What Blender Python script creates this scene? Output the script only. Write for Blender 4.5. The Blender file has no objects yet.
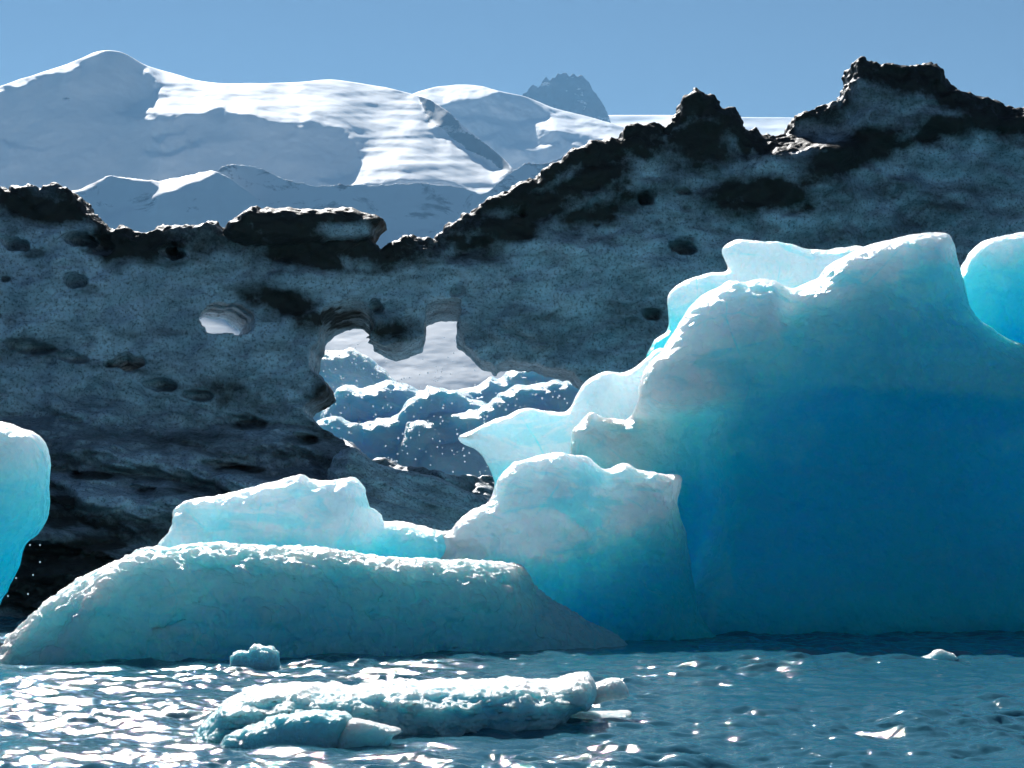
import bpy, math, random
import numpy as np
from mathutils import Vector

# ------------------------------------------------------------------ camera, sky, sun, exposure
sc = bpy.context.scene
COL = sc.collection
W, H = 1024, 768
FPX, HORIZON, CAM_H = 2600.0, 520.0, 4.0
PITCH = math.atan((HORIZON - H / 2) / FPX)
cam = bpy.data.cameras.new('camera')
cam.sensor_width = 36.0
cam.lens = FPX / W * 36.0
cam.clip_start, cam.clip_end = 0.5, 200000.0
cam_o = bpy.data.objects.new('camera', cam)
COL.objects.link(cam_o)
cam_o.location = (0, 0, CAM_H)
cam_o.rotation_euler = (math.pi / 2 + PITCH, 0, 0)
sc.camera = cam_o

SUN_EL, SUN_AZ = math.radians(34), math.radians(-13)      # azimuth from +Y, minus = to the left
sun_dir = Vector((math.sin(SUN_AZ) * math.cos(SUN_EL), math.cos(SUN_AZ) * math.cos(SUN_EL), math.sin(SUN_EL)))
world = bpy.data.worlds.new('World')
sc.world = world
world.use_nodes = True
wn = world.node_tree.nodes
sky = wn.new('ShaderNodeTexSky')
sky.sky_type = 'NISHITA'
sky.sun_disc = False
sky.sun_elevation = SUN_EL
sky.sun_rotation = SUN_AZ
sky.altitude = 50
sky.air_density, sky.dust_density, sky.ozone_density = 0.75, 0.0, 6.0
tint = wn.new('ShaderNodeMix')                            # the picture's cool, slightly green white balance
tint.data_type, tint.blend_type = 'RGBA', 'MULTIPLY'
tint.inputs[0].default_value = 1.0
tint.inputs[7].default_value = (0.74, 0.63, 0.525, 1)
world.node_tree.links.new(sky.outputs[0], tint.inputs[6])
world.node_tree.links.new(tint.outputs[2], wn['Background'].inputs[0])
wn['Background'].inputs[1].default_value = 0.05
sl = bpy.data.lights.new('sun', 'SUN')
sl.energy, sl.angle, sl.color = 5.0, math.radians(0.53), (1.0, 0.975, 0.94)
so = bpy.data.objects.new('sun', sl)
COL.objects.link(so)
so.rotation_euler = sun_dir.to_track_quat('Z', 'Y').to_euler()
so.location = (-30, 120, 90)

sc.view_settings.view_transform = 'Standard'
sc.view_settings.look = 'None'
sc.view_settings.exposure = 0.75
sc.view_settings.gamma = 1.0
sc.view_settings.use_curve_mapping = False
sc.render.engine = 'CYCLES'
cy = sc.cycles
cy.use_denoising = True
cy.adaptive_threshold = 0.02
cy.max_bounces = 8
cy.diffuse_bounces = 3
cy.glossy_bounces = 3
cy.transmission_bounces = 4
cy.volume_bounces = 0
cy.caustics_reflective = True
cy.caustics_refractive = False
cy.sample_clamp_indirect = 6.0
HAZE_DENSITY = 1.7e-5

rng = np.random.default_rng(7)
random.seed(7)


# ------------------------------------------------------------------ helpers
def at(px, py, Y):
    """Point at depth Y that stands on the sight line through pixel (px, py)."""
    px, py = np.asarray(px, float), np.asarray(py, float)
    c, s = math.cos(PITCH), math.sin(PITCH)
    dx, dz = px - W / 2, H / 2 - py
    d = (dx, FPX * c - dz * s, FPX * s + dz * c)
    k = Y / d[1]
    return d[0] * k, Y + 0 * dx, CAM_H + d[2] * k


def sstep(a, b, x):
    t = np.clip((x - a) / (b - a), 0, 1)
    return t * t * (3 - 2 * t)


def _hash(ix, iy, iz, seed):
    h = (ix.astype(np.uint32) * np.uint32(374761393) + iy.astype(np.uint32) * np.uint32(668265263)
         + iz.astype(np.uint32) * np.uint32(2147483647 ^ 0x5bd1e995) + np.uint32(seed * 974711 & 0xffffffff))
    h ^= h >> np.uint32(15)
    h *= np.uint32(2246822519)
    h ^= h >> np.uint32(13)
    h *= np.uint32(3266489917)
    h ^= h >> np.uint32(16)
    return h


def noise3(x, y, z, seed=0):
    """Gradient noise, about -1..1."""
    x, y, z = (np.asarray(v, np.float32) for v in np.broadcast_arrays(x, y, z))
    fx, fy, fz = np.floor(x), np.floor(y), np.floor(z)
    ix, iy, iz = fx.astype(np.int64), fy.astype(np.int64), fz.astype(np.int64)
    x, y, z = x - fx, y - fy, z - fz
    u, v, w = (t * t * t * (t * (t * 6 - 15) + 10) for t in (x, y, z))
    out = 0
    for a in (0, 1):
        for b in (0, 1):
            for c in (0, 1):
                h = _hash(ix + a, iy + b, iz + c, seed)
                gx = (h & np.uint32(1023)).astype(np.float32) / 511.5 - 1
                gy = ((h >> np.uint32(10)) & np.uint32(1023)).astype(np.float32) / 511.5 - 1
                gz = ((h >> np.uint32(20)) & np.uint32(1023)).astype(np.float32) / 511.5 - 1
                g = gx * (x - a) + gy * (y - b) + gz * (z - c)
                out = out + g * (u if a else 1 - u) * (v if b else 1 - v) * (w if c else 1 - w)
    return out * 1.4


def fbm(x, y, z, octaves=4, seed=0, gain=0.5, ridged=False):
    out, amp, f = 0, 1.0, 1.0
    for o in range(octaves):
        n = noise3(x * f, y * f, z * f, seed + o * 13)
        if ridged:
            n = 1 - 2 * np.abs(n)
        out = out + amp * n
        amp *= gain
        f *= 2.03
    return out


def smooth_poly(p, n=4):
    p = np.asarray(p, float)
    a, b, c, d = np.roll(p, 1, 0), p, np.roll(p, -1, 0), np.roll(p, -2, 0)
    out = []
    for k in range(n):
        t = k / n
        out.append(0.5 * (2 * b + (c - a) * t + (2 * a - 5 * b + 4 * c - d) * t * t + (3 * b - a - 3 * c + d) * t ** 3))
    return np.stack(out, 1).reshape(-1, 2)


def sdf_poly(X, Z, poly):
    """Signed distance in a plane, minus inside."""
    d2 = np.full(X.shape, 1e18)
    inside = np.zeros(X.shape, bool)
    n = len(poly)
    for i in range(n):
        ax, az = poly[i]
        bx, bz = poly[(i + 1) % n]
        ex, ez = bx - ax, bz - az
        L = ex * ex + ez * ez
        if L < 1e-12:
            continue
        wx, wz = X - ax, Z - az
        t = np.clip((wx * ex + wz * ez) / L, 0, 1)
        d2 = np.minimum(d2, (wx - ex * t) ** 2 + (wz - ez * t) ** 2)
        cr = (az > Z) != (bz > Z)
        if abs(ez) > 1e-12:
            inside ^= cr & (X < ex * (Z - az) / ez + ax)
    d = np.sqrt(d2)
    return np.where(inside, -d, d)


def surface_nets(F, o, h):
    s = F < 0
    cnt = np.zeros(tuple(n - 1 for n in F.shape), np.uint8)
    cor = [(a, b, c) for a in (0, 1) for b in (0, 1) for c in (0, 1)]
    sl_ = lambda a, n: slice(a, n - 1 + a)
    nx, ny, nz = F.shape
    for a, b, c in cor:
        cnt += s[sl_(a, nx), sl_(b, ny), sl_(c, nz)]
    I, J, K = np.nonzero((cnt > 0) & (cnt < 8))
    del cnt
    vals = {q: F[I + q[0], J + q[1], K + q[2]] for q in cor}
    acc = np.zeros((len(I), 3), np.float32)
    num = np.zeros(len(I), np.float32)
    for q in cor:
        for ax in range(3):
            if q[ax]:
                continue
            r = list(q)
            r[ax] = 1
            f0, f1 = vals[q], vals[tuple(r)]
            m = (f0 < 0) != (f1 < 0)
            t = np.where(m, f0 / np.where(m, f0 - f1, 1), 0)
            p = np.array(q, np.float32)[None, :].repeat(len(I), 0)
            p[:, ax] = t
            acc[m] += p[m]
            num[m] += 1
    P = np.stack([I, J, K], 1) + acc / num[:, None]
    V = P * np.asarray(h) + np.asarray(o)
    idx = np.full((nx - 1, ny - 1, nz - 1), -1, np.int32)
    idx[I, J, K] = np.arange(len(I))
    Q = []
    for ax in range(3):
        a, b = [(1, 2), (2, 0), (0, 1)][ax]
        lo = [slice(1, n - 1) for n in F.shape]
        hi = list(lo)
        lo[ax] = slice(0, F.shape[ax] - 1)
        hi[ax] = slice(1, F.shape[ax])
        sa, sb = s[tuple(lo)], s[tuple(hi)]
        E = np.argwhere(sa != sb)
        neg = sa[tuple(E.T)]
        for k in range(3):
            if k != ax:
                E[:, k] += 1
        def cell(da, db):
            c = E.copy()
            c[:, a] += da
            c[:, b] += db
            return idx[c[:, 0], c[:, 1], c[:, 2]]
        q = np.stack([cell(-1, -1), cell(0, -1), cell(0, 0), cell(-1, 0)], 1)
        q[~neg] = q[~neg][:, ::-1]
        Q.append(q)
    Q = np.concatenate(Q)
    return V, Q[(Q >= 0).all(1)]


def make_mesh(name, V, Q, mat=None, parent=None, attrs=None, smooth=True):
    me = bpy.data.meshes.new(name)
    V = np.ascontiguousarray(V, np.float32)
    Q = np.ascontiguousarray(Q, np.int32)
    k = Q.shape[1]
    me.vertices.add(len(V))
    me.vertices.foreach_set('co', V.ravel())
    me.loops.add(Q.size)
    me.loops.foreach_set('vertex_index', Q.ravel())
    me.polygons.add(len(Q))
    me.polygons.foreach_set('loop_start', np.arange(0, Q.size, k, dtype=np.int32))
    me.polygons.foreach_set('use_smooth', np.full(len(Q), smooth))
    me.update(calc_edges=True)
    for n, v in (attrs or {}).items():
        a = me.attributes.new(n, 'FLOAT', 'POINT')
        a.data.foreach_set('value', np.ascontiguousarray(v, np.float32))
    ob = bpy.data.objects.new(name, me)
    COL.objects.link(ob)
    if mat:
        me.materials.append(mat)
    if parent:
        ob.parent = parent
        ob.matrix_parent_inverse = parent.matrix_world.inverted()
    return ob


def vert_normals(V, Q):
    n = np.zeros((len(V), 3))
    fn = np.cross(V[Q[:, 2]] - V[Q[:, 0]], V[Q[:, 3]] - V[Q[:, 1]])
    for k in range(4):
        for c in range(3):
            n[:, c] += np.bincount(Q[:, k], fn[:, c], len(V))
    return n / np.maximum(np.linalg.norm(n, axis=1), 1e-12)[:, None]


def tag(o, label=None, cat=None, group=None, kind=None):
    if label: o['label'] = label
    if cat: o['category'] = cat
    if group: o['group'] = group
    if kind: o['kind'] = kind
    return o


def empty(name, loc):
    o = bpy.data.objects.new(name, None)
    COL.objects.link(o)
    o.location = loc
    o.empty_display_size = 1.0
    bpy.context.view_layer.update()
    return o


class Lobe:
    """A body of ice: an upright outline given real width and height at its own distance,
    a thickness to the front and to the back, and rounded edges."""

    def __init__(s, pts, Ya, Yb=None, tf=3.0, tb=3.0, rx=2.0, ry=None, flare=0.0, zref=0.0, n=4, relief=None, hole=None, k=0.3, fine=0.12, ext=0.0):
        s.ext = ext
        s.pa, s.ya = Ya
        s.pb, s.yb = Yb or (Ya[0] + 1000, Ya[1])
        s.tf, s.tb, s.rx, s.ry = tf, tb, rx, ry or min(tf, tb)
        s.flare, s.zref, s.relief, s.k, s.fine = flare, zref, relief, k, fine
        s.poly = s.world(pts, n)
        s.holes = [(s.world(q[0], n), q[1], q[2]) for q in (hole or [])]

    def Y(s, px):
        return s.ya + (np.asarray(px, float) - s.pa) * (s.yb - s.ya) / (s.pb - s.pa)

    def world(s, pts, n):
        p = smooth_poly(pts, n)
        x, _, z = at(p[:, 0], p[:, 1], s.Y(p[:, 0]))
        return np.stack([x, z], 1)

    def yc(s, x):
        xa = at(s.pa, 400, s.ya)[0]
        xb = at(s.pb, 400, s.yb)[0]
        return s.ya + (x - xa) * (s.yb - s.ya) / (xb - xa)

    def field(s, xs, ys, zs):
        X, Z = np.meshgrid(xs, zs, indexing='ij')
        wx = X + s.fine * fbm(X / 0.9, 3.3, Z / 0.9, 3, 5)
        wz = Z + s.fine * fbm(X / 0.9, 9.3, Z / 0.9, 3, 6)
        d2 = sdf_poly(wx, wz, s.poly)
        hs = []
        for h, tx, tz in s.holes:
            if tx or tz:
                hs.append((sdf_poly(wx, wz, h).astype(np.float32), tx, tz, float(s.yc(h[:, 0].mean()))))
            else:
                d2 = np.maximum(d2, -sdf_poly(wx, wz, h))
        step = xs[1] - xs[0]
        tf = s.tf + s.flare * np.maximum(s.zref - Z, 0)
        tb = s.tb + 0.5 * s.flare * np.maximum(s.zref - Z, 0)
        if s.relief:
            tf = np.maximum(tf + s.relief(X, Z, d2), 0.15)
        yc = s.yc(X)
        rx = s.rx
        ry = np.minimum(s.ry, np.minimum(tf, tb)).astype(np.float32)
        a = np.maximum(d2 + rx, 0).astype(np.float32) / rx
        out = np.empty((len(xs), len(ys), len(zs)), np.float32)
        lo, hi = (yc - tf).astype(np.float32), (yc + tb).astype(np.float32)
        deep = (d2 / rx).astype(np.float32)
        m = np.minimum(rx, ry)
        for j, y in enumerate(ys):
            dy = np.maximum(lo - y, y - hi)
            b = np.maximum(dy + ry, 0) / ry
            q = np.sqrt(a * a + b * b) - 1
            q = np.where((a <= 0) & (b <= 0), np.maximum(deep, dy / ry), q)
            q = q * m
            for hd, tx, tz, y0 in hs:
                g = np.roll(hd, (int(round(tx * (y - y0) / step)), int(round(tz * (y - y0) / step))), (0, 1))
                q = np.maximum(q, -g)
            out[:, j, :] = q
        return out


def px_of(V):
    """Where points fall in the frame - only used to lay out stains and painted light or shade traced on a berg's face at its own place."""
    c, s = math.cos(PITCH), math.sin(PITCH)
    x, y, z = V[:, 0], V[:, 1], V[:, 2] - CAM_H
    fw, up = y * c + z * s, -y * s + z * c
    return W / 2 + FPX * x / fw, H / 2 - FPX * up / fw


def build_ice(name, lobes, h, mat, parent=None, disp=((0.35, 0.10), (0.1, 0.03)), attrs=None, zmin=-1.2, seed=0, ridged=False, calm=None):
    mn, mx = np.full(3, 1e9), np.full(3, -1e9)
    for L in lobes:
        p = L.poly
        y = L.yc(p[:, 0])
        ex = L.flare * max(L.zref + 1, 0) + L.ext
        mn = np.minimum(mn, [p[:, 0].min(), y.min() - L.tf - ex - 1.2, max(p[:, 1].min(), zmin)])
        mx = np.maximum(mx, [p[:, 0].max(), y.max() + L.tb + 0.5 * (ex - L.ext) + 0.5, p[:, 1].max()])
    mn -= 4 * h
    mx += 4 * h
    mn[2] = max(mn[2], zmin)
    xs, ys, zs = (np.arange(mn[k], mx[k], h) for k in range(3))
    F = None
    for L in lobes:
        f = L.field(xs, ys, zs)
        if F is None:
            F = f
        else:
            k = L.k
            t = np.clip(0.5 + 0.5 * (f - F) / k, 0, 1)
            F = f + (F - f) * t - k * t * (1 - t)
            F = F.astype(np.float32)
    for ax in range(3):
        sl0 = [slice(None)] * 3
        for e in (0, -1):
            sl0[ax] = e
            F[tuple(sl0)] = np.maximum(F[tuple(sl0)], 0.3 * h)
    V, Q = surface_nets(F, mn, (h, h, h))
    N = vert_normals(V, Q)
    d = 0
    for i, (wl, amp) in enumerate(disp):
        n = fbm(V[:, 0] / wl, V[:, 1] / wl, V[:, 2] / wl, 2, seed + 31 * i, ridged=ridged and i == 0)
        d = d + amp * n
    if calm is not None:
        d = d * calm(V)
    V = V + N * np.asarray(d)[:, None]
    at_ = attrs(V, N) if attrs else None
    return make_mesh(name, V, Q, mat, parent, at_)


# ------------------------------------------------------------------ material helpers
class NT:
    def __init__(s, name):
        s.m = bpy.data.materials.new(name)
        s.m.use_nodes = True
        s.t = s.m.node_tree
        s.b = s.t.nodes['Principled BSDF']
        s.out = s.t.nodes['Material Output']

    def n(s, typ, **kw):
        nd = s.t.nodes.new(typ)
        for k, v in kw.items():
            if k.startswith('i_'):
                k = k[2:]
                nd.inputs[int(k) if k.isdigit() else k.replace('_', ' ')].default_value = v
            else:
                setattr(nd, k, v)
        return nd

    def l(s, a, b):
        s.t.links.new(a, b)

    def coords(s, scale=(1, 1, 1), rot=(0, 0, 0)):
        g = s.n('ShaderNodeNewGeometry')
        mp = s.n('ShaderNodeMapping')
        mp.inputs['Scale'].default_value = scale
        mp.inputs['Rotation'].default_value = rot
        s.l(g.outputs['Position'], mp.inputs[0])
        return mp.outputs[0]

    def noise(s, vec, scale, detail=4, rough=0.55, dist=0.0):
        nd = s.n('ShaderNodeTexNoise', i_Scale=scale, i_Detail=detail, i_Roughness=rough, i_Distortion=dist)
        s.l(vec, nd.inputs['Vector'])
        return nd.outputs['Fac']

    def ramp(s, fac, stops):
        nd = s.n('ShaderNodeValToRGB')
        e = nd.color_ramp.elements
        while len(e) < len(stops):
            e.new(0.5)
        for q, (p, c) in zip(e, stops):
            q.position = p
            q.color = (*c, 1) if len(c) == 3 else c
        s.l(fac, nd.inputs[0])
        return nd.outputs[0]

    def math(s, op, a, b=None, clamp=False):
        nd = s.n('ShaderNodeMath', operation=op, use_clamp=clamp)
        for i, v in enumerate((a, b)):
            if v is None:
                continue
            if isinstance(v, (int, float)):
                nd.inputs[i].default_value = v
            else:
                s.l(v, nd.inputs[i])
        return nd.outputs[0]

    def mix(s, fac, a, b):
        nd = s.n('ShaderNodeMix', data_type='RGBA')
        for i, v in ((0, fac), (6, a), (7, b)):
            if isinstance(v, (int, float)):
                nd.inputs[i].default_value = v
            elif isinstance(v, tuple):
                nd.inputs[i].default_value = (*v, 1)
            else:
                s.l(v, nd.inputs[i])
        return nd.outputs[2]

    def attr(s, name):
        return s.n('ShaderNodeAttribute', attribute_name=name).outputs['Fac']

    def bump(s, h, strength, dist, prev=None):
        nd = s.n('ShaderNodeBump', i_Strength=strength, i_Distance=dist)
        s.l(h, nd.inputs['Height'])
        if prev is not None:
            s.l(prev, nd.inputs['Normal'])
        return nd.outputs[0]


def ice_material(name, deep, white, radius, scale, rough=0.22, bump_d=0.06, vor=3.0, vor_d=0.05, weight=0.78):
    """Glacier ice: light wanders inside it (subsurface); 'crust' is how bubbly and white the ice is."""
    t = NT(name)
    co = t.coords()
    crust = t.attr('crust')
    nz = t.noise(t.coords((1, 1, 0.6), (0.0, 0.35, 0.0)), 1.5, 9, 0.68)
    fac = t.math('ADD', crust, t.math('MULTIPLY', t.math('SUBTRACT', nz, 0.5), 0.42))
    bub = t.noise(co, 5.5, 6, 0.75)                        # trains of air bubbles
    fac = t.math('ADD', fac, t.math('MULTIPLY', t.math('SUBTRACT', bub, 0.5), 0.34), clamp=True)
    part = lambda a, b, f: tuple(p + (q - p) * g for p, q, g in zip(a, b, f))
    col = t.ramp(fac, [(0.0, deep), (0.5, part(deep, white, (0.29, 0.42, 0.5))), (1.0, white)])
    # faint veins and cloudy bands frozen into the ice
    vn = t.noise(t.coords((0.35, 0.35, 1.2), (0.3, 0.5, 0)), 0.8, 5, 0.65, 0.8)
    vf = t.math('MULTIPLY', t.ramp(vn, [(0.53, (0, 0, 0)), (0.60, (1, 1, 1))]), 0.3)
    col = t.mix(vf, col, (0.10, 0.72, 0.92))
    # straight refrozen fractures between large blocks of ice
    vo = t.n('ShaderNodeTexVoronoi', feature='DISTANCE_TO_EDGE', i_Scale=0.28)
    t.l(t.coords((1, 1, 0.7), (0.3, 0.4, 0.2)), vo.inputs['Vector'])
    ck = t.ramp(vo.outputs['Distance'], [(0.0, (1, 1, 1)), (0.012, (0, 0, 0))])
    ck = t.math('MULTIPLY', ck, t.ramp(t.noise(co, 0.8, 5, 0.7), [(0.45, (0, 0, 0)), (0.65, (1, 1, 1))]))
    col = t.mix(t.math('MULTIPLY', ck, 0.55), col, (0.03, 0.90, 0.98))
    t.l(col, t.b.inputs['Base Color'])
    t.b.subsurface_method = 'RANDOM_WALK'
    t.b.inputs['Subsurface Weight'].default_value = weight
    r0, r1 = tuple(q / 10 for q in radius), tuple(q / 10 for q in scale)
    t.l(t.ramp(fac, [(0.0, r0), (0.5, part(r0, r1, (0.29, 0.42, 0.5))), (1.0, r1)]), t.b.inputs['Subsurface Radius'])
    t.b.inputs['Subsurface Scale'].default_value = 10.0
    t.b.inputs['Subsurface Anisotropy'].default_value = 0.3
    t.b.inputs['IOR'].default_value = 1.31
    t.l(t.ramp(t.noise(co, 2.0, 4), [(0.3, (rough * 0.8,) * 3), (0.7, (rough * 1.7,) * 3)]), t.b.inputs['Roughness'])
    v = t.n('ShaderNodeTexVoronoi', feature='SMOOTH_F1', i_Scale=vor)
    wv = t.n('ShaderNodeVectorMath', operation='ADD')
    wn_ = t.n('ShaderNodeTexNoise', i_Scale=1.5, i_Detail=3.0)
    t.l(co, wn_.inputs['Vector'])
    t.l(co, wv.inputs[0])
    t.l(wn_.outputs['Color'], wv.inputs[1])
    t.l(wv.outputs[0], v.inputs['Vector'])
    b = t.bump(v.outputs['Distance'], 1.0, vor_d)
    b = t.bump(t.noise(co, 10.0, 8, 0.72), 0.9, bump_d, b)
    t.l(b, t.b.inputs['Normal'])
    return t.m


# ------------------------------------------------------------------ water
def build_water():
    ang = np.concatenate([np.arange(-180, -14, 4.0), np.arange(-14, 14, 0.045), np.arange(14, 180, 4.0)])
    r = [0.5]
    while r[-1] < 21000:
        q = r[-1]
        r.append(q * (1.06 if q < 30 else 1.0015 if q < 112 else 1.012 if q < 260 else 1.09))
    r = np.array(r)
    A, R = np.meshgrid(np.radians(ang), r, indexing='ij')
    X, Y = R * np.sin(A), R * np.cos(A)
    Z = np.zeros_like(X)
    g = np.random.default_rng(3)
    n = 70
    wind = math.radians(250)
    for i in range(n):
        lam = 0.2 * (3.2 / 0.2) ** (i / (n - 1))
        th = wind + g.normal(0, 0.75)
        kx, ky = math.cos(th) * 2 * math.pi / lam, math.sin(th) * 2 * math.pi / lam
        amp = 0.048 * lam / (2 * math.pi) * g.uniform(0.6, 1.4)
        ph = kx * X + ky * Y + g.uniform(0, 6.28)
        Z += amp * (np.sin(ph) + 0.35 * np.cos(2 * ph))
    gust = 0.7 + 0.75 * noise3(X / 7, Y / 11, 0 * X, 4)
    fade = sstep(15, 13, np.abs(np.degrees(A))) * sstep(10, 25, R) * sstep(260, 112, R)
    Z *= fade * np.clip(gust, 0.25, 1.5)
    na, nr = X.shape
    V = np.stack([X, Y, Z], -1).reshape(-1, 3)
    i = np.arange(na * nr).reshape(na, nr)
    j = np.roll(i, -1, 0)
    Q = np.stack([i[:, :-1], i[:, 1:], j[:, 1:], j[:, :-1]], -1).reshape(-1, 4)
    t = NT('lagoon_water')
    t.b.inputs['Base Color'].default_value = (0.03, 0.135, 0.19, 1)
    t.b.inputs['Roughness'].default_value = 0.04
    t.b.inputs['IOR'].default_value = 1.333
    co = t.coords((1.0, 0.8, 1.0))
    b = t.bump(t.noise(co, 8.0, 5, 0.65), 0.5, 0.03)
    t.l(b, t.b.inputs['Normal'])
    o = make_mesh('water', V, Q[:, ::-1], t.m)
    return tag(o, 'rippled teal lagoon water glittering in the sun around the icebergs', 'water', kind='structure')


build_water()


# ------------------------------------------------------------------ mountains
def mountain_material(name, rock_amt, rock=(0.10, 0.10, 0.11), s=1 / 260.0):
    t = NT(name)
    co = t.coords((1, 1, 1.6))
    n = t.noise(co, s, 8, 0.62, 0.4)
    a = t.attr('rock')
    f = t.math('ADD', n, t.math('MULTIPLY', t.math('SUBTRACT', a, 0.5), rock_amt))
    fac = t.ramp(f, [(0.49, (0, 0, 0)), (0.56, (1, 1, 1))])
    t.l(t.mix(fac, (0.86, 0.87, 0.88), rock), t.b.inputs['Base Color'])
    t.b.inputs['Roughness'].default_value = 0.7
    t.b.inputs['Specular IOR Level'].default_value = 0.15
    b = t.bump(t.noise(co, 1 / 70.0, 7, 0.6), 0.15, 8)
    t.l(b, t.b.inputs['Normal'])
    return t.m


def poly_mask(PX, PY, polys, soft=2.5):
    m = np.zeros_like(PX)
    for p in polys:
        d = sdf_poly(PX, PY, smooth_poly(p, 3))
        m = np.maximum(m, sstep(soft, -soft, d))
    return m


def mountain(name, ridge, base_py, Y0, lit, mat, step=1.0, s_lit=0.41, s_shade=1.1, level=0.12, rock=None, streak=0.5, rough=25.0, lit_noise=5.0, seed=0, jag=0.0, back=0.5, smooth=5.0):
    """Terrain marched uphill from its foot: gentle where snowfields lie, steep on the faces."""
    ridge = np.asarray(ridge, float)
    px = np.arange(ridge[0, 0], ridge[-1, 0] + step, step)
    top = np.interp(px, ridge[:, 0], ridge[:, 1])
    if smooth:
        g = np.exp(-0.5 * (np.arange(-20, 21) * step / smooth) ** 2)
        top = np.convolve(np.pad(top, 20, 'edge'), g / g.sum(), 'valid')
    top = top + jag * fbm(px / 8.0, 0 * px, 0 * px + 0.5, 4, seed + 2, gain=0.6)
    n = int((base_py - top.min()) / 1.0)
    T = np.linspace(0, 1, n)
    # a depth whose uphill slope is gentle on the snowfields and steep on the faces, level from side to side
    gp = np.arange(base_py, top.min() - 12, -1.0)
    GX, GY = np.meshgrid(px, gp, indexing='ij')
    wx = GX + lit_noise * 1.6 * fbm(GX / 26, GY / 9, 0 * GX, 4, seed)
    wy = GY + lit_noise * fbm(GX / 26, GY / 9, 7 + 0 * GX, 4, seed + 5)
    m = poly_mask(wx, wy, lit)
    slope = s_shade + (s_lit - s_shade) * m
    slope = slope * (1 + 0.10 * fbm(GX / 120, GY / 12, 3 + 0 * GX, 3, seed + 9)) + streak * 0.12 * m * fbm(GX / 90 + GY / 30, GY / 4.0, 0 * GX, 3, seed + 3)
    a = (HORIZON - GY) / FPX
    g = (1.0 / FPX) / (np.maximum(slope, a + 0.12) - a)
    gh = 0.5 * (g[:, 1:] + g[:, :-1])
    wxx, wyy = level / step ** 2, 1.0
    div = np.zeros_like(g)
    div[:, :-1] += wyy * gh
    div[:, 1:] -= wyy * gh
    n0, n1 = g.shape
    E = np.concatenate([div, div[::-1]], 0)
    E = np.concatenate([E, E[:, ::-1]], 1)
    Fk = np.fft.rfft2(E)
    ev = wxx * (2 * np.cos(2 * np.pi * np.arange(2 * n0) / (2 * n0)) - 2)[:, None] + wyy * (2 * np.cos(2 * np.pi * np.arange(n1 + 1) / (2 * n1)) - 2)[None]
    ev[0, 0] = 1
    Fk /= ev
    Fk[0, 0] = 0
    L = np.fft.irfft2(Fk, s=E.shape)[:n0, :n1]
    L += math.log(Y0) - L[:, 0].mean()
    PX = px[:, None] + 0 * T[None]
    PY = base_py + (top[:, None] - base_py) * T[None]
    q = base_py - PY
    j0 = np.clip(q.astype(int), 0, n1 - 2)
    fr = q - j0
    ii = np.arange(n0)[:, None]
    Y = np.exp(L[ii, j0] * (1 - fr) + L[ii, j0 + 1] * fr)
    Xw, _, Zw = at(PX, PY, Y)
    R = rough * fbm(Xw / 400, Y / 400, Zw / 400, 5, seed + 40)
    Y2 = Y + R * sstep(0.0, 0.2, T)[None]
    V = [np.stack([Xw, Y2, Zw], -1)]
    rk = [rock(PX, PY) if rock else 0.5 + 0 * PX]
    xb, yb, zb = Xw[:, -1], Y2[:, -1], Zw[:, -1]
    for k in range(1, 9):                                     # the far side, running down to the lowland
        f = k / 8
        V.append(np.stack([xb, yb + f * zb.max() / back, zb * (1 - f) ** 1.3 - 5 * f], -1)[:, None])
        rk.append(0.5 + 0 * xb[:, None])
    V[0][:, 0, 2] = -5
    V = np.concatenate(V, 1)
    rk = np.concatenate(rk, 1)
    nx, ny = V.shape[:2]
    i = np.arange(nx * ny).reshape(nx, ny)
    Q = np.stack([i[:-1, :-1], i[1:, :-1], i[1:, 1:], i[:-1, 1:]], -1).reshape(-1, 4)
    o = make_mesh(name, V.reshape(-1, 3), Q, mat, attrs={'rock': rk.ravel()})
    return o


snow_m = mountain_material('snowfield', 0.45)
hill_m = mountain_material('snow_and_rock', 0.5, (0.24, 0.24, 0.26), 1 / 150.0)
crag_m = mountain_material('bare_rock', 0.9, (0.12, 0.12, 0.13), 1 / 120.0)

ridge_main = [(-420, 190), (-250, 150), (-120, 118), (0, 87), (35, 75), (70, 63), (95, 52), (105, 50), (120, 51), (130, 56), (144, 65), (158, 69), (176, 74), (197, 81), (225, 83.5), (267, 83.5), (306, 82), (330, 79), (352, 82), (386, 87.5), (414, 94.5), (428, 98), (445, 108.5), (466, 128), (488, 145.5), (505, 159.5), (516, 172), (540, 215), (570, 300), (600, 420)]
lit_main = [
    [(-430, 180), (-250, 138), (-120, 108), (0, 80), (35, 69), (70, 57), (95, 45), (105, 48), (98, 55), (80, 65), (50, 76), (0, 92), (-120, 128), (-430, 205)],
    [(146, 60), (150, 76), (156, 88), (148, 100), (138, 107), (118, 110), (126, 116), (150, 118), (180, 116), (212, 114), (255, 114), (262, 121), (300, 124), (330, 127), (348, 138), (352, 150), (362, 158), (348, 172), (316, 182), (340, 187), (368, 188), (410, 182), (445, 182), (477, 193), (491, 193), (508, 176), (482, 160), (460, 146), (446, 138), (430, 124), (420, 106), (417, 90), (380, 80), (330, 70), (267, 75), (200, 72)],
    [(148, 157), (160, 149), (185, 146), (208, 139), (206, 143), (188, 151), (165, 156)],
    [(0, 138), (20, 145), (44, 147), (40, 150), (15, 148), (0, 142)],
    [(155, 140), (175, 133), (190, 129), (180, 136), (160, 143)],
]


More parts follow.
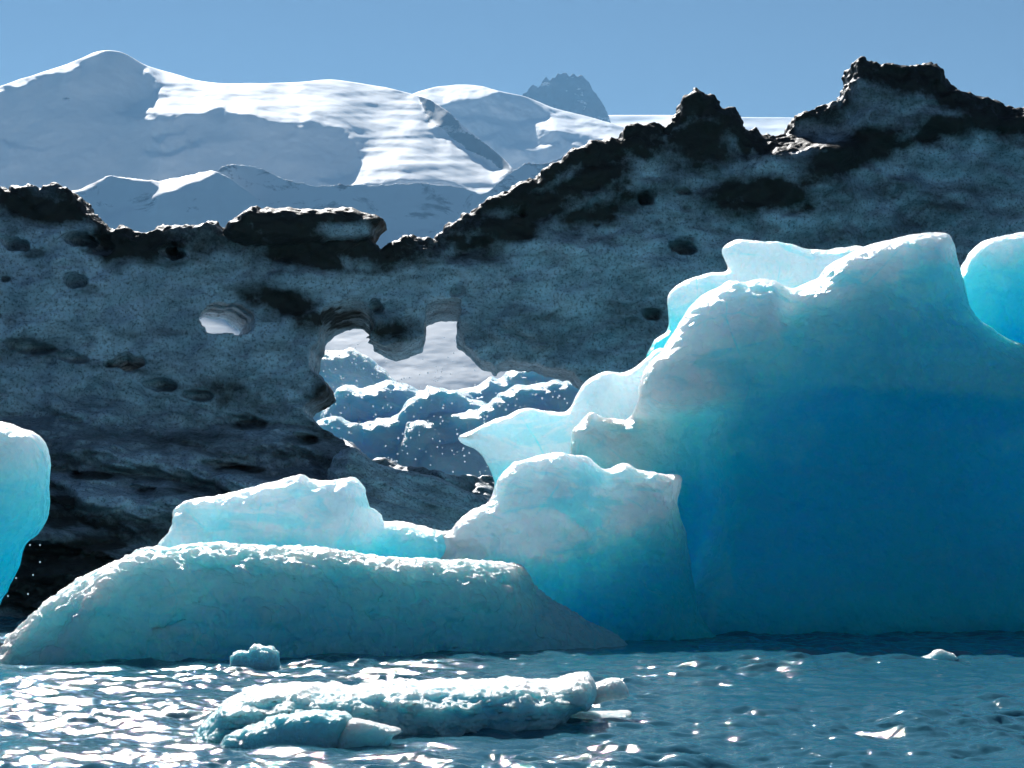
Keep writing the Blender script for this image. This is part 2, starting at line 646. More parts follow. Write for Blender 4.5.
def rock_main(PX, PY):
    d = sdf_poly(PX, PY, np.array([(416, 94), (428, 98), (445, 108), (466, 128), (488, 145), (505, 159), (518, 174), (508, 176), (492, 160), (470, 150), (450, 140), (430, 122)], float))
    b = np.exp(-(((PX - 66) / 10) ** 2 + ((PY - 99) / 4) ** 2)) * 0.7
    return 0.02 + 0.8 * sstep(4, -4, d) + b


tag(mountain('mountain', ridge_main, 470, 9000, lit_main, snow_m, rock=rock_main, lit_noise=7.0, seed=3, streak=1.3),
    'broad snow-covered mountain with a rounded summit at upper left', 'mountain', kind='structure')

ridge_c = [(380, 130), (400, 100), (417, 92), (438, 87), (460, 85), (481, 86), (498, 91), (523, 96), (551, 107), (586, 116), (614, 124), (640, 131), (700, 140), (800, 165), (900, 230)]
lit_c = [
    [(395, 100), (417, 86), (438, 80), (481, 79), (500, 90), (480, 98), (462, 104), (440, 106), (425, 102)],
    [(440, 110), (470, 117), (540, 118), (545, 112), (520, 98), (551, 105), (586, 112), (640, 126), (700, 136), (700, 160), (640, 148), (600, 140), (560, 132), (520, 126), (480, 124), (450, 120)],
    [(470, 136), (500, 132), (490, 140)], [(500, 146), (530, 140), (560, 148), (530, 150)], [(560, 138), (600, 143), (590, 150)],
]
tag(mountain('icefall_mountain', ridge_c, 470, 11500, lit_c, snow_m, lit_noise=5.0, seed=11, s_lit=0.38, s_shade=1.05,
             rock=lambda a, b: 0.1 + 0 * a, rough=50),
    'lower snow dome with a broken icefall behind the broad mountain', 'mountain', kind='structure')

ridge_k = [(490, 125), (512, 104), (523, 94.5), (528, 90), (533, 86), (541, 83), (551, 77), (558, 74), (565, 73), (575, 74.5), (583, 77), (588, 82), (593, 87), (598, 96), (604, 107), (612, 122), (630, 145), (650, 180)]
tag(mountain('rocky_peak', ridge_k, 300, 15500, [], crag_m, step=0.6, s_shade=1.5, s_lit=0.5,
             rock=lambda a, b: 0.66 + 0 * a, seed=21, jag=4.5, smooth=0, rough=60, lit_noise=3),
    'dark blue rocky peak standing above the snow dome', 'mountain', kind='structure')

ridge_p = [(540, 116), (607, 115), (670, 115), (734, 117), (794, 117.5), (900, 118), (1024, 120), (1200, 124), (1500, 130)]
tag(mountain('ice_plateau', ridge_p, 300, 17000, [[(400, 126), (640, 120), (760, 119), (1600, 124), (1600, 200), (400, 200)], [(500, 112), (700, 112), (900, 114), (900, 117), (700, 117.5), (500, 117)]], snow_m, step=2.5, lit_noise=2.0, seed=29,
             s_lit=0.35, s_shade=0.6, rock=lambda a, b: 0.02 + 0 * a, rough=15, streak=1.5),
    'flat pale ice plateau on the skyline right of the rocky peak', 'hills', kind='structure')

ridge_b1 = [(-420, 230), (-200, 205), (-60, 196), (0, 196), (14, 194), (40, 190), (76, 190), (92, 182), (109, 174), (127, 177), (158, 181), (185, 176), (211, 171), (225, 175), (260, 200), (300, 240), (340, 330)]
lit_b1 = [[(-60, 192), (14, 190), (60, 184), (90, 182), (109, 171), (100, 182), (76, 193), (50, 200), (0, 202)], [(150, 178), (185, 172), (211, 168), (212, 176), (186, 186), (160, 196), (146, 200), (158, 188)],
          [(100, 218), (118, 208), (134, 205), (120, 218), (106, 226)], [(112, 176), (130, 176), (158, 180), (130, 180)]]
tag(mountain('near_hill', ridge_b1, 505, 6800, lit_b1, hill_m, seed=37, jag=1.0, smooth=3.0, lit_noise=2.0, s_shade=1.1, rock=lambda a, b: 0.3 + 0 * a, rough=30),
    'small snowy hill with a sharp lit ridge below the broad mountain', 'hills', kind='structure')
ridge_b2 = [(60, 250), (105, 222), (141, 202), (186, 188), (211, 176), (225, 165), (239, 165), (264, 169), (288, 181), (316, 186), (352, 185), (386, 186), (424, 182), (445, 186), (467, 189), (481, 195), (491, 189), (509, 174), (530, 161), (540, 165), (551, 163), (566, 154), (579, 147), (600, 150), (640, 160), (720, 175), (850, 190), (1024, 200), (1300, 210)]
tag(mountain('foothills', ridge_b2, 512, 6000, [[(-100, 262), (60, 246), (180, 228), (300, 236), (420, 228), (520, 215), (700, 210), (1400, 215), (1400, 560), (-100, 560)]], hill_m, seed=43, jag=2.0, s_shade=1.0, s_lit=0.525, streak=0.0,
             rock=lambda a, b: 0.50 - 0.22 * sstep(185, 250, b) - 0.3 * sstep(260, 360, b), rough=14),
    'hazy blue foothills streaked with snow behind the dark iceberg', 'hills', kind='structure')

# ------------------------------------------------------------------ haze
hm = bpy.data.materials.new('haze_air')
hm.use_nodes = True
ht = hm.node_tree
ht.nodes.remove(ht.nodes['Principled BSDF'])
pv = ht.nodes.new('ShaderNodeVolumePrincipled')
pv.inputs['Color'].default_value = (0.24, 0.58, 1.0, 1)
pv.inputs['Density'].default_value = HAZE_DENSITY
pv.inputs['Anisotropy'].default_value = 0.35
ht.links.new(pv.outputs[0], ht.nodes['Material Output'].inputs['Volume'])
hb = np.array([(x, y, z) for x in (-26000, 26000) for y in (-26000, 26000) for z in (-7, 2900)], float)
hq = np.array([(0, 1, 3, 2), (4, 6, 7, 5), (0, 4, 5, 1), (2, 3, 7, 6), (0, 2, 6, 4), (1, 5, 7, 3)])
if HAZE_DENSITY > 0:
    tag(make_mesh('haze', hb, hq, hm, smooth=False), 'thin pale blue air between the lagoon and the far mountains', 'haze', kind='stuff')

# ------------------------------------------------------------------ the dark iceberg with the arch
DI = empty('dark_iceberg', (0, 124, 0))
tag(DI, 'huge dark grit-stained iceberg pierced by an arch, behind the blue iceberg', 'iceberg')

dark_out = [(-250, 640), (-235, 420), (-160, 270), (-70, 205), (0, 193), (14, 196), (21, 192.5), (38, 189.5), (47, 194), (57, 192.5), (72, 194), (84, 203), (92, 213), (106, 227), (117, 234), (133, 232.5), (146, 236), (166, 234.5), (186, 232.5), (199, 232.5), (219, 230), (240, 234), (300, 240), (350, 243), (368, 244), (376, 248.5), (387.5, 253.5), (395, 248), (400, 244.5), (412, 241.5), (423.5, 245.5), (441, 237), (455, 225), (470, 216), (492, 203.5), (517, 192), (544.5, 176), (562, 162.5), (580, 152), (599, 148), (617, 144.5), (625, 133), (644.5, 129), (658, 132), (662, 132), (672, 119), (685.5, 104.5), (693, 97.5), (699, 101.5), (710, 102.5), (717, 112), (736, 121), (742, 135), (746, 138.5), (753, 129), (760, 137.5), (771, 138.5), (789.5, 131), (799, 114), (816, 109.5), (837, 101), (847, 89), (851.5, 70), (858.6, 64), (867, 69), (892, 71.5), (906, 72.5), (920.5, 70), (936, 72.5), (939.6, 84.5), (951.5, 95), (970.6, 102.5), (992, 107), (1001.6, 114.5), (1018, 113), (1060, 120), (1120, 150), (1180, 230), (1225, 400), (1240, 640)]
arch = [(340, 338), (332, 329), (340, 322), (352, 316), (366, 316), (375, 324), (373, 343), (380, 349), (392, 354), (401.5, 354), (417, 348), (424, 340), (427, 318), (437, 310), (454, 308), (460, 318), (459, 343), (470, 360.5), (483.6, 362.5), (499, 368), (519.6, 365.5), (537, 369), (557, 373), (568, 378), (580, 387), (612, 420), (612, 470), (580, 490), (520, 484), (495, 481), (448, 481), (434, 477), (415, 473), (387, 467), (373.6, 463), (355.6, 446), (340, 437), (323.5, 425), (316, 412), (325.4, 405.5), (336, 395.7), (329, 384), (321.5, 372), (320.5, 362.5), (325.4, 347)]
arch = [(340, 338), (352, 337), (366, 337), (373, 343), (380, 349), (392, 354), (401.5, 354), (417, 348), (424, 343), (440, 341), (459, 345)] + arch[18:]
notch_a = [(332, 352), (326, 340), (329, 328), (338, 319), (350, 312), (364, 312), (374, 322), (373, 340), (366, 352)]
notch_b = [(425, 356), (426, 335), (428, 318), (437, 309), (454, 307), (461, 318), (460, 340), (463, 356)]
arch = [(x - 6 * (x < 350) - 3 * (350 <= x < 380), y - 5 * (y < 340)) for x, y in arch]
small_hole = [(194, 318), (203, 311), (225, 309), (245, 313), (255, 323), (250, 335), (237, 341), (219, 342), (203, 336), (195, 328)]
tiny_hole = [(111, 373), (118, 367), (130, 365), (146, 371), (147, 377), (131, 380), (116, 377)]
PITS = [(91, 248, 14, 7, 1.3), (112, 252, 12, 10, 0.5), (34, 254, 13, 6, 0.9), (180, 259, 12, 6, 1.0), (90, 289, 12, 6, 0.7), (25, 288, 5, 3, 0.5), (10, 322, 9, 4, 0.7), (45, 352, 20, 6, 0.7), (85, 362, 14, 5, 0.5),
        (685, 241, 13, 6, 1.1), (648, 193, 9, 5, 0.8), (688, 184, 9, 4, 0.6), (655, 310, 9, 5, 1.0), (377, 307, 6, 6, 0.7), (170, 388, 16, 5, 0.7), (205, 398, 14, 5, 0.6), (598, 220, 4, 2, 0.4),
        (90, 476, 24, 5, 0.9), (250, 425, 20, 6, 0.7), (300, 440, 22, 6, 0.8), (60, 500, 30, 5, 0.7), (160, 492, 30, 5, 0.8), (100, 545, 30, 6, 0.8), (240, 470, 28, 5, 0.7)]


def dark_relief(X, Z, d2):
    Y = 124.0
    PXg = W / 2 + FPX * X / Y
    left = sstep(600, 420, PXg)
    # the foot runs out towards the viewer on the left, in long tongues
    foot = 14.0 * left * sstep(10.0, 0.0, Z) ** 0.9 + 4.0 * (1 - left) * sstep(8, 0, Z)
    u, v = X + 0.0 * Z, Z + 0.22 * X
    st = -fbm(u / 6.0, 2.2 + 0 * u, v / 1.9, 4, 61, ridged=True, gain=0.55)
    lower = sstep(11.0, 6.0, Z) * left
    step_z = 7.2 + 0.45 * fbm(X / 7, 0 * X, 0 * X + 2, 3, 66) - 0.05 * X
    r = foot + (0.16 + 1.7 * lower) * st + 2.2 * left * sstep(0.5, -0.5, Z - step_z)
    r = r + 0.9 * fbm(X / 6.0, 0 * X, (Z + 0.4 * X) / 3.5, 3, 71) + 0.40 * fbm(X / 2.0, 0 * X + 4, (Z - 0.3 * X) / 1.0, 4, 81)
    cell = noise3(X / 1.1, 0 * X + 1, Z / 0.7, 91)
    r = r - 0.4 * sstep(0.42, 0.75, cell)
    pit_n, pit_m = fbm(X / 0.9, 0 * X, Z / 0.5, 3, 301), fbm(X / 0.5, 0 * X, Z / 0.4, 3, 303)
    for (px, py, rx, ry, dep) in PITS:
        cx, _, cz = at(px, py, Y)
        sx, sz = rx / FPX * Y, ry / FPX * Y
        e = ((X - cx) / sx) ** 2 + ((Z - cz + 0.12 * (X - cx)) / sz) ** 2
        e = e * (1 + 0.55 * pit_n) + 0.35 * pit_m
        r = r - 1.8 * dep * np.sqrt(np.clip(1.15 - e, 0, 1))
    # rubble shelf below the saddle on the right
    sx0, _, sz0 = at(797, 150, 131.0)
    along = np.exp(-((X - sx0) / 2.6) ** 4)
    line = sz0 - 0.6 + 0.10 * (X - sx0)
    r = r + along * 3.0 * (sstep(1.3, -0.2, Z - line) - 1.0) + along * 1.0
    return r


dark_patches = [  # px, py, half width, half height, tilt, strength: black grit bands frozen into the face, plus broad darker patches
    (40, 204, 90, 20, 0.1, 1.0), (170, 244, 60, 9, 0.0, 0.8), (610, 205, 90, 22, -0.35, 0.8), (200, 243, 60, 9, 0.0, .55), (300, 235, 60, 14, 0.0, 0.9), (285, 305, 45, 20, 0.35, 1.0), (330, 318, 50, 8, 0.1, 1.0), (390, 330, 34, 18, 0, .8),
    (520, 222, 85, 26, -0.48, 1.0), (590, 178, 65, 28, -0.45, 1.0), (480, 240, 60, 10, 0.0, 0.9), (640, 150, 50, 16, 0, 0.8), (700, 140, 50, 45, 0, 0.9), (760, 195, 80, 26, -0.1, 1.0), (850, 155, 90, 26, -0.45, 1.0), (940, 130, 80, 18, -0.25, 0.9),
    (1000, 120, 50, 12, 0.1, 0.6), (880, 100, 55, 30, 0, 0.5), (560, 330, 130, 40, 0, 0.35), (330, 390, 20, 40, 0, 0.8), (60, 570, 90, 60, 0, 0.55), (115, 255, 14, 22, 0, 0.6), (100, 365, 90, 8, 0.15, 0.5), (20, 350, 40, 20, 0, 0.4), (640, 200, 60, 10, -0.2, 0.5), (220, 390, 70, 14, 0.3, 0.5),
    (980, 300, 90, 60, 0, 0.4), (640, 320, 60, 50, 0, 0.35), (800, 146, 60, 9, 0, 0.9), (880, 215, 170, 60, -0.1, 0.42), (600, 230, 70, 16, -.2, .4)]


def dark_attrs(V, N):
    PXv, PYv = px_of(V)
    wx = PXv + 14 * fbm(V[:, 0] / 1.6, V[:, 1] / 1.6, V[:, 2] / 1.6, 4, 101)
    wy = PYv + 9 * fbm(V[:, 0] / 1.6, V[:, 1] / 1.6, V[:, 2] / 1.6, 4, 111)
    d = np.zeros(len(V))
    for px, py, a, b, tilt, s in dark_patches:
        dx, dy = wx - px, wy - py - tilt * (wx - px)
        d = np.maximum(d, s * np.exp(-((dx / a) ** 2 + (dy / b) ** 2)))
    d = d + 0.28 * fbm(V[:, 0] / 2.2, V[:, 1] / 2.2, V[:, 2] / 0.8, 4, 121)
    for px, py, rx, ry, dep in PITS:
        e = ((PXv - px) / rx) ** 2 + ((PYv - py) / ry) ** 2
        d = np.maximum(d, min(0.5, 0.55 * dep) * sstep(1.2, 0.5, e))  # pits darkened in colour, standing in for shade in the hollows
    cr = np.interp(PXv, [q[0] for q in dark_out[3:-2]], [q[1] for q in dark_out[3:-2]])
    d = np.maximum(d, (0.85 + 0.4 * noise3(V[:, 0] / 5, V[:, 1] / 5, V[:, 2] / 5, 133)) * sstep(46, 6, PYv - cr + 16 * fbm(V[:, 0] / 2.4, V[:, 1], V[:, 2] / 1.2, 4, 131)))
    # sediment in the layered foot's grooves, painted darker to deepen their shade
    u, v = V[:, 0], V[:, 2] + 0.22 * V[:, 0]
    st = fbm(u / 6.0, 2.2 + 0 * u, v / 1.9, 4, 61, ridged=True, gain=0.55)
    d = d + 0.45 * sstep(0.3, 1.3, st) * sstep(11, 7, V[:, 2])
    return {'dirt_shade': np.clip(d, 0, 1)}  # grit plus the shade painted into pits and grooves


def dirty_ice():
    t = NT('dirty_ice')
    co = t.coords()
    lay = t.coords((0.45, 0.6, 1.5), (0.0, 0.22, 0.0))
    fine = t.noise(lay, 3.4, 8, 0.74)
    iso = t.noise(co, 3.0, 9, 0.75)
    d = t.math('ADD', t.attr('dirt_shade'), t.math('MULTIPLY', t.math('SUBTRACT', iso, 0.5), 0.7), clamp=True)
    clear = t.mix(t.ramp(t.noise(co, 0.5, 8, 0.66, 0.3), [(0.35, (0, 0, 0)), (0.65, (1, 1, 1))]), (0.34, 0.43, 0.52), (0.66, 0.77, 0.88))
    silt = t.ramp(t.noise(lay, 1.1, 8, 0.7, 0.3), [(0.47, (0, 0, 0)), (0.66, (1, 1, 1))])
    clear = t.mix(t.math('MULTIPLY', silt, 0.5), clear, (0.12, 0.12, 0.12))
    specks = t.ramp(t.noise(co, 7.5, 5, 0.7), [(0.50, (0, 0, 0)), (0.64, (1, 1, 1))])
    clear = t.mix(t.math('MULTIPLY', specks, 0.75), clear, (0.09, 0.10, 0.11))
    grit = t.mix(fine, (0.014, 0.013, 0.012), (0.05, 0.045, 0.04))
    t.l(t.mix(t.ramp(d, [(0.12, (0, 0, 0)), (0.75, (1, 1, 1))]), clear, grit), t.b.inputs['Base Color'])
    t.l(t.ramp(d, [(0.2, (0.25,) * 3), (0.7, (0.55,) * 3)]), t.b.inputs['Roughness'])
    t.b.inputs['IOR'].default_value = 1.31
    t.b.inputs['Subsurface Weight'].default_value = 0.35
    t.b.inputs['Subsurface Radius'].default_value = (0.25, 0.3, 0.3)
    t.b.inputs['Subsurface Scale'].default_value = 1.0
    b = t.bump(t.noise(co, 1.4, 5, 0.6, 0.3), 0.4, 0.25)
    b = t.bump(t.noise(co, 6.0, 8, 0.75), 0.7, 0.08, b)
    t.l(b, t.b.inputs['Normal'])
    return t.m


dirty_m = dirty_ice()


def crest_rough(V):
    a, b = px_of(V)
    cr = np.interp(a, [q[0] for q in dark_out[3:-2]], [q[1] for q in dark_out[3:-2]])
    return 0.4 + 0.8 * sstep(30, 8, b - cr)


YD = dict(Ya=(-250, 119.0), Yb=(1240, 136.0))
body = build_ice('ice_wall', [Lobe(dark_out, **YD, tf=2.6, tb=3.6, rx=0.55, ry=0.7, n=3, relief=dark_relief, hole=[(arch, 0, -0.03), (notch_a, -0.05, -0.17), (notch_b, -0.03, -0.13), (small_hole, -0.25, -0.08), (tiny_hole, -0.1, -0.14)], fine=0.22, ext=16)],
                 0.115, dirty_m, DI, disp=((0.9, 0.14), (0.27, 0.11)), attrs=dark_attrs, seed=1, calm=crest_rough)
slab_out = [(228, 236), (231, 230), (239, 224), (245, 217), (258.6, 211.5), (267, 214), (278, 213.5), (298, 214.5), (317, 215.5), (333, 214.5), (350, 212.5), (366, 217), (385.5, 224), (386.5, 228), (377, 236), (370, 243), (345, 248), (300, 248), (260, 250), (235, 246)]
build_ice('overhanging_slab', [Lobe(slab_out, (240, 123.6), (390, 125.2), tf=3.4, tb=2.5, rx=0.7, ry=1.4, n=3, fine=0.12,
                                    relief=lambda X, Z, d: 0.35 * fbm(X / 1.4, 0 * X, Z / 0.8, 4, 131))],
          0.1, dirty_m, DI, disp=((0.7, 0.09), (0.2, 0.04)),
          attrs=lambda V, N: {'dirt_shade': np.clip(0.85 - 0.9 * np.exp(-((px_of(V)[0] - 350) / 24) ** 2 - ((px_of(V)[1] - 231) / 8) ** 2) + 0.25 * fbm(V[:, 0], V[:, 1], V[:, 2], 3, 5), 0, 1)})
ledge1 = [(330, 470), (352, 448), (374, 463), (387, 467), (415, 473), (434, 477), (448, 483), (465, 492), (490, 500), (500, 512), (470, 560), (380, 570), (320, 560)]
build_ice('foot_ledge', [Lobe(ledge1, (320, 114.5), (500, 116.5), tf=3.0, tb=5.0, rx=2.0, ry=2.6, n=3, fine=0.08,
                              relief=lambda X, Z, d: 0.45 * fbm(X / 4.5, 0 * X, (Z + 0.35 * X) / 0.9, 3, 141, ridged=True) + 0.3 * sstep(5, 1, Z)),
                         Lobe([(365, 497), (390, 503), (420, 514), (440, 521), (451, 528), (452, 545), (400, 570), (350, 560), (345, 500)], (320, 110.0), (500, 111.0), tf=2.0, tb=2.5, rx=1.3, ry=1.6, fine=0.05)],
          0.09, dirty_m, DI, disp=((0.6, 0.07), (0.2, 0.03)), attrs=lambda V, N: {'dirt_shade': np.clip(0.25 + 0.25 * fbm(V[:, 0] / 1.5, V[:, 1], V[:, 2] / 0.5, 3, 15), 0, 1)})

# ------------------------------------------------------------------ the blue iceberg
ice_m = ice_material('glacier_ice', (0.003, 0.77, 0.97), (0.905, 0.975, 0.992), (0.2, 4.8, 7.8), (3.7, 7.2, 9.4), bump_d=0.06, vor=2.4, vor_d=0.16)
BI = empty('blue_iceberg', (4, 92, 0))
tag(BI, 'large vivid blue iceberg with white melted crests filling the right side', 'iceberg')


def crust_by(pts, soft=30, wob=10, seed=0, base=0.0, blobs=(), brow_glow=None, glow_amt=0.3):
    """Bubbly white ice lies above this line on the berg's face, clear blue ice below it."""
    pts = np.asarray(pts, float)

    def f(V, N):
        PXv, PYv = px_of(V)
        line = np.interp(PXv, pts[:, 0], pts[:, 1])
        w = wob * fbm(V[:, 0] / 2.5, V[:, 1] / 2.5, V[:, 2] / 2.5, 3, seed)
        c = base + (1 - base) * sstep(soft, -soft, PYv + w - line)
        if brow_glow is not None:                                  # paler above this line, painted for light through the thinner upper ice
            sh = np.interp(PXv, [q[0] for q in brow_glow], [q[1] for q in brow_glow])
            c = np.maximum(c, glow_amt * sstep(9, -9, PYv + 0.35 * w - sh))
        for bx, by, ax, ay, amt in blobs:
            e = ((PXv + 1.2 * w - bx) / ax) ** 2 + ((PYv + w - by) / ay) ** 2
            c = np.maximum(c, amt * sstep(1.25, 0.6, e))
        return {'crust': np.clip(c, 0, 1)}
    return f


tower = [(560, 660), (566, 520), (571, 443), (572, 431), (582, 421), (591.6, 412), (601, 417), (618.5, 421), (629.5, 418), (638, 401), (639, 384), (648, 365), (660, 353), (669.5, 337), (689, 308), (708.6, 293), (728, 281.5), (744, 283), (759, 280), (773, 280), (790, 289), (804, 284), (818, 278.6), (826, 268), (843.5, 257), (863, 248), (888.5, 240.5), (912, 236.6), (937, 234), (945, 236.6), (951, 247), (955, 263), (961, 284), (965, 308), (980, 327), (1006, 343), (1040, 352), (1110, 372), (1190, 430), (1230, 520), (1250, 660)]


def tower_relief(X, Z, d2):
    PX = W / 2 + FPX * X / 92.0
    PY = HORIZON - FPX * (Z - CAM_H) / 92.0
    r = 0.5 * fbm(X / 5, 0 * X, Z / 4, 3, 151) + 0.07 * fbm(X / 0.8, 0 * X, Z / 0.6, 3, 161)
    r = r + 0.40 * np.minimum(fbm(X / 2.6, 0 * X, (Z + 0.4 * X) / 4.5, 3, 163, ridged=True), 0.35) + 0.11 * fbm(X / 0.5, 0 * X, Z / 0.35, 2, 165, ridged=True) * sstep(420, 380, PY) * sstep(270, 320, PY)
    r = r - 0.9 * sstep(400, 290, PY)
    # a crease: the face to its left is turned away
    cx = np.interp(PY, [380, 411, 440, 470, 500, 545, 580, 612, 645], [770, 742, 728, 732, 738, 733, 718, 703, 697])
    r = r - 1.6 * sstep(3, -30, PX - cx) * sstep(395, 420, PY)
    # the hollow under the brow
    brow = np.interp(PX, [640, 700, 744, 769, 806, 861, 915, 980, 1060], [470, 450, 411, 397, 391, 389, 391, 395, 400])
    r = r - 0.6 * sstep(-25, 35, PY - brow) * sstep(640, 760, PY * 0 + PX) * sstep(640, 560, PY)
    # saddle between the two rounded crests
    r = r + 0.9 * np.exp(-((PX - 890) / 55) ** 2 - ((PY - 330) / 70) ** 2) - 0.5 * np.exp(-((PX - 795) / 16) ** 2 - ((PY - 310) / 40) ** 2)
    return r


build_ice('ice_tower', [Lobe(tower, (560, 94.0), (1250, 99.0), tf=3.4, tb=2.1, rx=3.0, ry=2.9, relief=tower_relief, fine=0.05, flare=0.10, zref=8.0)],
          0.11, ice_m, BI, disp=((1.2, 0.05), (0.3, 0.018)), seed=3,
          attrs=crust_by([(560, 490), (640, 474), (700, 436), (744, 396), (806, 366), (880, 336), (960, 305), (1040, 320)], 85, 22, 7, 0.0, [(790, 445, 48, 30, 0.16), (748, 452, 14, 12, 0.3), (1012, 440, 16, 14, 0.14), (712, 560, 16, 85, 0.16)], [(560, 500), (640, 482), (680, 456), (710, 426), (744, 408), (770, 397), (806, 391), (861, 389), (915, 391), (980, 396), (1100, 400)], 0.40))  # tall left-facet blob and brow step paint in light through thinner ice
back_ridge = [(640, 420), (650, 349), (668.5, 328), (667.6, 300), (671.5, 289), (682, 281.5), (697, 276.6), (710.5, 273), (726, 271), (728, 265), (723, 255), (726, 245), (744, 239.5), (767, 242.5), (790.6, 245), (816, 250), (845, 247), (863, 247), (900, 260), (930, 330), (900, 420), (760, 440)]
build_ice('back_crest', [Lobe(back_ridge, (640, 101.5), (930, 103.5), tf=1.1, tb=1.1, rx=1.3, ry=1.0, fine=0.05,
                              relief=lambda X, Z, d: 0.25 * fbm(X / 2, 0 * X, Z / 2, 3, 171))],
          0.1, ice_m, BI, disp=((1.0, 0.04), (0.3, 0.02)), attrs=crust_by([(600, 330), (1000, 330)], 60, 10, 8))
knob = [(940, 330), (955, 280), (966.6, 258), (972, 250), (984, 241.5), (1004, 235.6), (1024, 233), (1070, 236), (1110, 260), (1130, 320), (1120, 420), (1000, 430), (960, 390)]
build_ice('rounded_knob', [Lobe(knob, (940, 101.0), (1130, 102.0), tf=1.8, tb=1.6, rx=2.2, ry=1.6, fine=0.05)],
          0.1, ice_m, BI, disp=((1.0, 0.05), (0.3, 0.02)), attrs=crust_by([(900, 290), (1200, 290)], 70, 10, 9))
horn = [(670, 352), (655, 350), (643, 362), (628, 371), (618.5, 372.5), (604, 372), (589, 379), (579, 391.5), (573, 402.5), (563.5, 412), (547.7, 411), (528, 408.6), (508.6, 414), (484, 425.7), (462, 434), (458, 439), (462, 444), (477, 451), (486.6, 463.5), (495, 480.6), (502, 530), (600, 560), (690, 520), (700, 400)]
build_ice('horn', [Lobe(horn, (460, 95.5), (700, 98.5), tf=0.95, tb=0.95, rx=1.1, ry=0.9, fine=0.04,
                        relief=lambda X, Z, d: 0.2 * fbm(X / 2, 0 * X, Z / 2, 3, 181))],
          0.08, ice_m, BI, disp=((0.9, 0.04), (0.3, 0.015)), attrs=crust_by([(400, 500), (800, 500)], 60, 10, 10))
shoulder = [(430, 660), (440, 545), (450, 532), (458.5, 523), (464.6, 516), (486.6, 504), (495, 486.7), (502.5, 473), (516, 463.5), (538, 457), (560, 454), (572, 455), (586.7, 457.4), (596.5, 466), (606, 469.6), (618.5, 463.5), (628, 463.5), (635.5, 469.6), (652.6, 473), (665, 475.7), (679.5, 475.7), (678, 489), (676, 509), (684, 531), (690, 570), (696, 610), (700, 660)]
build_ice('shoulder_block', [Lobe(shoulder, (440, 85.5), (700, 90.0), tf=1.8, tb=1.5, rx=1.5, ry=1.4, fine=0.06, flare=0.08, zref=5,
                                  relief=lambda X, Z, d: 0.35 * fbm(X / 2.2, 0 * X, Z / 1.8, 3, 191) + 0.12 * fbm(X / 0.6, 0 * X, Z / 0.5, 3, 195, ridged=True))],
          0.08, ice_m, BI, disp=((0.6, 0.05), (0.2, 0.03)), attrs=crust_by([(400, 590), (560, 580), (640, 560), (720, 510)], 50, 14, 11))
ridge = [(150, 660), (152, 570), (160, 548), (172, 530), (175, 513), (185, 502.5), (208.6, 498), (238, 491), (252.5, 488), (273, 482), (299.5, 475), (311, 480.5), (329, 481), (352, 478), (361, 485), (367, 498), (371, 508), (381.5, 514), (384, 521.5), (402, 523), (419.5, 526), (443, 532), (475, 545), (500, 560), (510, 660)]
build_ice('low_ridge', [Lobe(ridge, (150, 82.5), (510, 86.5), tf=1.5, tb=1.2, rx=1.2, ry=1.15, fine=0.06,
                             relief=lambda X, Z, d: 0.4 * fbm(X / 2.6, 0 * X, Z / 2.0, 3, 201) + 0.1 * fbm(X / 0.6, 0 * X, Z / 0.5, 3, 205, ridged=True))],
          0.08, ice_m, BI, disp=((0.6, 0.05), (0.2, 0.03)), attrs=crust_by([(100, 570), (400, 565), (520, 560)], 50, 14, 12))
foot = [(-30, 690), (-12, 672), (0, 654), (11, 640), (23, 629), (41, 611.6), (54.7, 599), (90, 577), (126, 561), (147.6, 551.5), (175, 549), (213, 546), (267, 548), (314, 549.4), (349, 555), (378.5, 559.6), (414, 561), (450, 563), (466, 561), (505, 566.5), (521, 569), (529, 583), (546, 599), (565, 611), (592, 626), (618, 640), (634, 660), (636, 690), (400, 700)]
ice2_m = ice_material('scalloped_wet_ice', (0.07, 0.75, 0.90), (0.86, 0.965, 0.985), (0.3, 2.8, 3.6), (1.6, 5.4, 6.6), rough=0.18, bump_d=0.07, vor=1.6, vor_d=0.45, weight=0.62)


def foot_relief(X, Z, d2):
    r = 0.45 * fbm(X / 3.5, 0 * X, Z / 2.0, 3, 211) - 0.13 * fbm(X / 0.75, 0 * X, (Z + 0.3 * X) / 0.55, 3, 215, ridged=True)
    PX, PY = W / 2 + FPX * X / 76.0, HORIZON - FPX * (Z - CAM_H) / 76.0
    lx = np.interp(PY, [560, 600, 620, 640, 660], [128, 108, 95, 82, 70])      # a rib running down the left end
    r = r + 0.35 * np.exp(-((PX - lx) / 10) ** 2) - 0.4 * sstep(6, -20, PX - lx)
    e = ((PX - 172) / 14) ** 2 + ((PY - 624 + 0.2 * (PX - 172)) / 3) ** 2       # a melted slot
    r = r - 0.5 * np.sqrt(np.clip(1 - e, 0, 1))
    return r


build_ice('scalloped_foot', [Lobe(foot, (0, 74.3), (700, 85.8), tf=2.9, tb=2.4, rx=2.0, ry=2.4, fine=0.05, relief=foot_relief)],
          0.075, ice2_m, BI, disp=((0.55, 0.09), (0.2, 0.04)), seed=5, ridged=True, attrs=crust_by([(-50, 680), (100, 630), (300, 595), (500, 595), (700, 620)], 55, 14, 13, 0.42))

